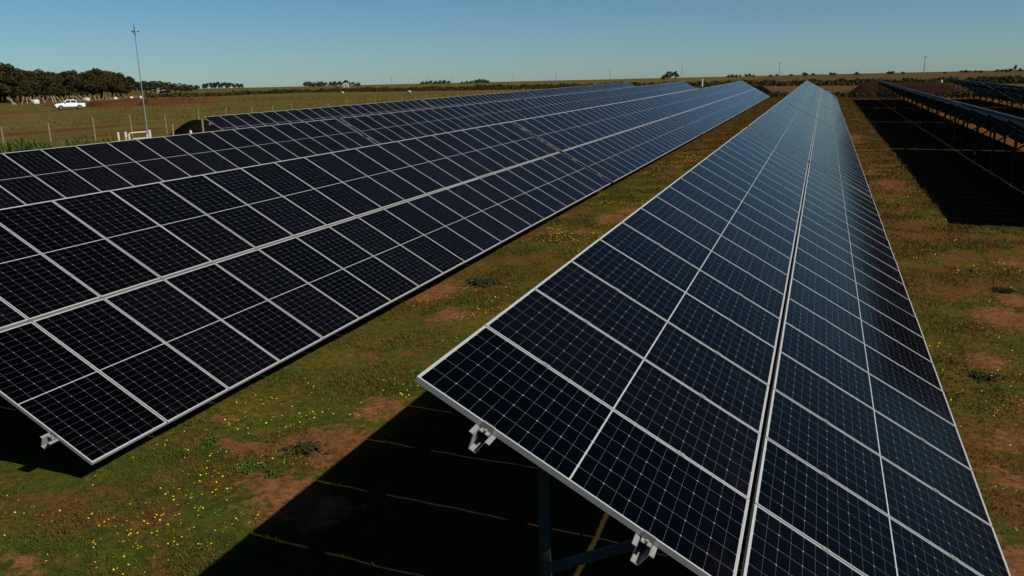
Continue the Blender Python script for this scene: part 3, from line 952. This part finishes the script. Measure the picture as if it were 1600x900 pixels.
for s in (-1, 1):
    quad([(.80, s*cw(1.12), 1.12), (-.08, s*cw(1.12), 1.12), (-.08, s*cw(1.52), 1.52), (.36, s*cw(1.52), 1.52)], 'side_window', 'glass')
    quad([(-.16, s*cw(1.12), 1.12), (-.98, s*cw(1.12), 1.12), (-.86, s*cw(1.46), 1.46), (-.16, s*cw(1.52), 1.52)], 'side_window', 'glass')
    MB().box(2.06, 2.175, s*.58-.16, s*.58+.16, .74, .86).build('headlight', M['lamp'], truck)
    MB().box(.62, .78, s*.86-.06, s*.86+.06, 1.10, 1.24).build('mirror', M['trim'], truck)
    for ax_ in (1.38, -1.32):
        mb = MB(); mb.tube([(ax_, s*.64, .36), (ax_, s*.865, .36)], [.36, .36], 20)
        w = mb.build('wheel', M['rubber'], truck, smooth=False)
        MB().tube([(ax_, s*.867, .36), (ax_, s*.88, .36)], [.20, .17], 16).build('rim', M['rim'], w)
        MB().tube([(ax_+.38*math.cos(a), s*.845, .36+.38*math.sin(a)) for a in np.linspace(0, math.pi, 9)], [.045]*9, 6).build('wheel_arch', M['trim'], truck)
MB().box(2.02, 2.27, -.845, .845, .34, .66).build('front_bumper', M['trim'], truck)
MB().box(2.16, 2.235, -.36, .36, .62, .80).build('grille', M['trim'], truck)
MB().box(-2.28, -2.18, -.78, .78, .36, .54).build('rear_bumper', M['trim'], truck)
MB().box(-2.10, -1.30, -.70, .70, 1.0205, 1.035).build('bed_cover', M['trim'], truck)
for s in (-1, 1): MB().box(-.92, 1.0, s*.845-.02, s*.845+.02, .36, .52).build('sill', M['trim'], truck)
mb = MB()
for s in (-1, 1): mb.tube([(-1.28, s*.66, 1.03), (-1.22, s*.62, 1.36)], [.03, .03], 6)
mb.tube([(-1.22, -.62, 1.36), (-1.22, .62, 1.36)], [.03, .03], 6)
mb.build('roll_bar', M['trim'], truck)

# ------------------------------------------------------------------ trees
def crown_quads(centres, radii, n, size, rng, squash=.8):
    c = np.array(centres); r = np.array(radii)
    pick = rng.choice(len(c), n, p=(r**2)/np.sum(r**2))
    d = rng.normal(size=(n, 3)); d /= np.linalg.norm(d, axis=1)[:, None]
    P = c[pick] + d*(r[pick]*rng.uniform(.55, 1.08, n))[:, None]*np.array([1, 1, squash])
    a = rng.normal(size=(n, 3)); a /= np.linalg.norm(a, axis=1)[:, None]
    b = np.cross(a, rng.normal(size=(n, 3))); b /= np.linalg.norm(b, axis=1)[:, None]
    s = size*rng.uniform(.5, 1.2, n)[:, None]
    V = np.concatenate([P-a*s, P+b*s*.7, P+a*s, P-b*s*.7]); I = np.arange(n)
    return V, np.stack([I, I+n, I+2*n, I+3*n], -1)

def make_tree(seed, mat, h=1.0, spread=.42, lobes=9, leaves=1500, trunk=.28, lsize=.05):
    """a tree of unit height: tapered trunk with limbs, crown of leaf clumps"""
    rr = random.Random(seed); rng = np.random.default_rng(seed)
    root = empty('tree', (0, 0, 0))
    tb = MB()
    cs, rs = [], []
    tb.tube([(0, 0, -.03), (.01, 0, trunk*.6), (.015, .01, trunk*1.2), (.0, .02, .62)], [.035, .026, .02, .008], 7)
    for k in range(lobes):
        a = k*2.4 + rr.uniform(-.4, .4); t = rr.uniform(0, 1)
        rad = spread*(.35+.65*rr.random())*(1-.35*t); z = trunk + (.93-trunk-.1)*(.25+.75*t)
        p = Vector((rad*math.cos(a), rad*math.sin(a), z))
        tb.tube([(0, 0, trunk*rr.uniform(.75, 1.2)), p*.55+Vector((0, 0, z*.12)), p], [.016, .010, .003], 5)
        cs.append(p); rs.append(rr.uniform(.09, .22)*(spread/.42)**.5)
    cs.append(Vector((0, .0, .80))); rs.append(.17)
    tb.build('trunk', M['bark'], root, smooth=True)
    V, Fq = crown_quads(cs, rs, leaves, lsize, rng)
    link('crown', tri_mesh('crown', V, Fq, mat), root)
    return root
protos, far_protos = [], []
used = set()
for i in range(5):
    protos.append(make_tree(100+i, M['leaf'], spread=(.36, .42, .48, .40, .34)[i], lobes=(10, 11, 12, 9, 10)[i], leaves=3200, trunk=(.22, .18, .2, .3, .26)[i], lsize=.032))
for i in range(4):
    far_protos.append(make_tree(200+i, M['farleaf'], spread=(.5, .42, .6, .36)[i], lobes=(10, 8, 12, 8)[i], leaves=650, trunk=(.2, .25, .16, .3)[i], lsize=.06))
TR = random.Random(5)
def place_tree(px, pytop, dist, label, group, far=False, wide=1.0, var=None):
    pool = far_protos if far else protos
    k = var if var is not None else TR.randrange(len(pool))
    src = pool[k]
    t = src if src.name not in used else copy_tree(src)
    used.add(src.name)
    B = foot(px, dist); H = along(px, pytop, dist).z - B.z
    t.location = B
    t.scale = (H*wide, H*wide, H)
    t.rotation_euler = (0, 0, TR.uniform(0, 6.28))
    tag(t, label, 'tree', group)
    return t
TOPS_X = [-30, 0, 4, 10, 20, 30, 45, 60, 75, 95, 115, 125, 140, 150, 163, 172, 178, 185, 196, 205, 212]
TOPS_Y = [98, 96, 95, 103, 102, 104, 107, 106, 108, 110, 107, 110, 109, 104, 104, 109, 113, 111, 113, 118, 124]
WOOD_LAB = 'dark leafy tree in the dense wood behind the pale leaning posts'
px = -34
while px < 206:
    top = float(np.interp(px, TOPS_X, TOPS_Y)) + TR.uniform(-2.0, 6.0)
    place_tree(px, top, 300 + 100*max(px, 0)/210 + TR.uniform(-6, 22), WOOD_LAB, 'trees of the wood at left', wide=TR.uniform(.7, 1.15))
    px += TR.uniform(5.5, 9.5)
px = -34
while px < 200:      # lower trees filling the front of the wood
    top = float(np.interp(px, TOPS_X, TOPS_Y)) + TR.uniform(8, 24)
    place_tree(px, top, 278 + 95*max(px, 0)/210 + TR.uniform(-6, 6), 'lower bushy tree at the front of the wood', 'low trees at the front of the wood', wide=TR.uniform(1.2, 1.6))
    px += TR.uniform(8, 12)
place_tree(3, 93, 300, 'tallest tree with a gap in its crown at the left edge', None, var=3)
place_tree(152, 103.5, 372, 'taller tree standing out above the right half of the wood', None, var=4)
place_tree(187, 111, 385, 'rounded last big tree at the right end of the wood', None, var=1, wide=1.2)
for px, top in ((211, 126), (219, 127.5), (226, 126), (234, 127), (241, 125), (249, 126), (257, 128), (264, 128), (272, 130), (281, 128.5), (289, 131), (298, 131.5), (306, 131.5)):
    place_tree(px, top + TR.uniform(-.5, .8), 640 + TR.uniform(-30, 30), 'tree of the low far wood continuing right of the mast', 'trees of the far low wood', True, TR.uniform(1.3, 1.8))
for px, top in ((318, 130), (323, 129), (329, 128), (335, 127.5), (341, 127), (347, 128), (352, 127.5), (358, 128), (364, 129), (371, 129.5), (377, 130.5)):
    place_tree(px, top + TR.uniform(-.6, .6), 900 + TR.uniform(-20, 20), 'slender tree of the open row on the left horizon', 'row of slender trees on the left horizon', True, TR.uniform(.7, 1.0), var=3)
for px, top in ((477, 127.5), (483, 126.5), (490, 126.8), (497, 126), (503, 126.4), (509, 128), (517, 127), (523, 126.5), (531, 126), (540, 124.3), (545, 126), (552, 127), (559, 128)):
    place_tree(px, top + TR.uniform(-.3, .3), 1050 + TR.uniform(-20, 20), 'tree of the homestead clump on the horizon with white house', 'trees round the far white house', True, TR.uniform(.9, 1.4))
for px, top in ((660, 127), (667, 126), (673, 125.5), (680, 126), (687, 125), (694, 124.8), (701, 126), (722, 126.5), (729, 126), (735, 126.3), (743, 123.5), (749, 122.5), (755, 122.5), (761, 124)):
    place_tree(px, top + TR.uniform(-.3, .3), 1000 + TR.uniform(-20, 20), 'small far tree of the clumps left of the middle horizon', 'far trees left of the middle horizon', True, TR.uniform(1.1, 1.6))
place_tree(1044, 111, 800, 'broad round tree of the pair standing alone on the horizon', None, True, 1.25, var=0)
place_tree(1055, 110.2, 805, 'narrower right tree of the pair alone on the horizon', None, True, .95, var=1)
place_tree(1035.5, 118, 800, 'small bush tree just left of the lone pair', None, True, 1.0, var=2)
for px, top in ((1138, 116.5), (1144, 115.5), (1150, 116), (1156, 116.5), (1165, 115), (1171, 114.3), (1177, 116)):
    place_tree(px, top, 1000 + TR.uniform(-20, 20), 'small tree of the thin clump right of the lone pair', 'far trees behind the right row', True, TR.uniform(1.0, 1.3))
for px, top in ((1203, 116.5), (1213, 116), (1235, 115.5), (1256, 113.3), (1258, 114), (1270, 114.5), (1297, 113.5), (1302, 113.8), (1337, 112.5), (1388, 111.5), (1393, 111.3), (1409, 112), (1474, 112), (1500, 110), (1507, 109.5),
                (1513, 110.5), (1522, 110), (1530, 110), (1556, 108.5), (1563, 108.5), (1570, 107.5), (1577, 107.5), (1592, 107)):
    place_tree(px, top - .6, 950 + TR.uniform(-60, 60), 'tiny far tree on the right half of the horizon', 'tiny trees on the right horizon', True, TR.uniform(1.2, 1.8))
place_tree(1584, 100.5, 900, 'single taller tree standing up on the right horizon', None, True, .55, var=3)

# scrub belts beyond the fence: no one could count the bushes
def scrub(name, pts, h, depth, count, label, size=.45, mat='scrub'):
    rng = np.random.default_rng(len(pts)*7+count); Ps = []
    pxs = np.array([q[0] for q in pts]); ds = np.array([q[1] for q in pts])
    px = rng.uniform(pxs[0], pxs[-1], count); d = np.interp(px, pxs, ds) + rng.uniform(-depth, depth, count)
    clump = np.clip(.62 + .5*lump(px, d*.1, .22, 71) + .5*lump(px, d*.1, .9, 72), .2, 1.15)
    dirs = np.array([[ray(p, 130).x, ray(p, 130).y] for p in px]); dirs /= np.linalg.norm(dirs, axis=1)[:, None]
    X, Y = dirs[:, 0]*d, dirs[:, 1]*d
    Z = ground_z(X, Y) + h*clump*rng.random(count)**.8
    P = np.stack([X, Y, Z], -1)
    a = rng.normal(size=(count, 3)); a /= np.linalg.norm(a, axis=1)[:, None]
    b = np.cross(a, rng.normal(size=(count, 3))); b /= np.linalg.norm(b, axis=1)[:, None]
    s = size*rng.uniform(.5, 1.3, count)[:, None]
    V = np.concatenate([P-a*s, P+b*s*.7, P+a*s, P-b*s*.7]); I = np.arange(count)
    o = link(name, tri_mesh(name, V, np.stack([I, I+count, I+2*count, I+3*count], -1), M[mat]))
    tag(o, label, 'scrub', kind='stuff')
scrub('scrub_belt', [(425, 400), (600, 330), (800, 290), (1000, 270), (1200, 255), (1660, 240)], 1.75, 26, 60000, 'dark belt of scrub across the far side of the fields', .26)
scrub('brown_brush', [(225, 330), (330, 320), (480, 380), (600, 420)], 1.5, 25, 7000, 'low brown brush along the far left field')
scrub('bank_weeds', [(1168, 121), (1216, 121), (1330, 119), (1560, 117)], .8, 2.5, 4000, 'dark weeds growing before the mounds at the far end', .14)

# ------------------------------------------------------------------ far poles and buildings
for px, top, base in ((612, 120, 131), (638, 119, 130), (670, 119, 129), (706, 117, 127), (803, 114, 126), (869, 111.5, 124), (953, 107, 123), (1065, 103.5, 120), (1217, 97, 117), (1442, 87, 112)):
    h_px = base-top + 1
    dist = 9.0*F_PX/h_px
    B = foot(px, dist)
    pr = empty('power_pole', B, (0, 0, YAW))
    H = along(px, top, dist).z - B.z
    MB().tube([(0, 0, -1), (0, 0, H)], [.20, .13], 8).build('shaft', M['pole'], pr)
    MB().bar((-.8, 0, H-.5), (.8, 0, H-.5), .12).build('crossarm', M['pole'], pr)
    tag(pr, {1442: 'tallest power pole on the horizon, far right', 1217: 'power pole on the horizon above the end of the right row', 1065: 'power pole just right of the lone pair of trees',
             953: 'power pole on the horizon left of the lone pair of trees'}.get(px, 'faint distant power pole on the horizon left of the middle'), 'pole', 'power poles along the horizon')
def shed(px, dist, w, d_, h, label, name='farm_shed'):
    B = foot(px, dist); r = empty(name, B, (0, 0, math.atan2(RTh.y, RTh.x)))
    MB().box(-w/2, w/2, -d_/2, d_/2, -.3, h).build('wall', M['white'], r)
    rf = MB(); e = .25
    rf.prism([(-d_/2-e, h+.003), (d_/2+e, h+.003), (0, h+d_*.28)], -w/2-e, w/2+e, 'x'); rf.build('roof', M['roof'], r)
    for i in range(max(1, int(w//3))):
        x = -w/2 + (i+.5)*w/max(1, int(w//3))
        MB().box(x-.45, x+.45, -d_/2-.04, -d_/2-.005, h*.25, h*.78).build('window', M['glass'], r)
    MB().box(w/2-1.4, w/2-.5, -d_/2-.045, -d_/2-.005, 0, min(2.1, h*.85)).build('door', M['darkwood'], r)
    tag(r, label, 'building')
shed(254, 640, 7.5, 4, 1.2, 'long low white shed at the edge of the left wood')
shed(540.5, 930, 5, 5, 3.0, 'tiny white farmhouse below the homestead trees', 'farm_house')
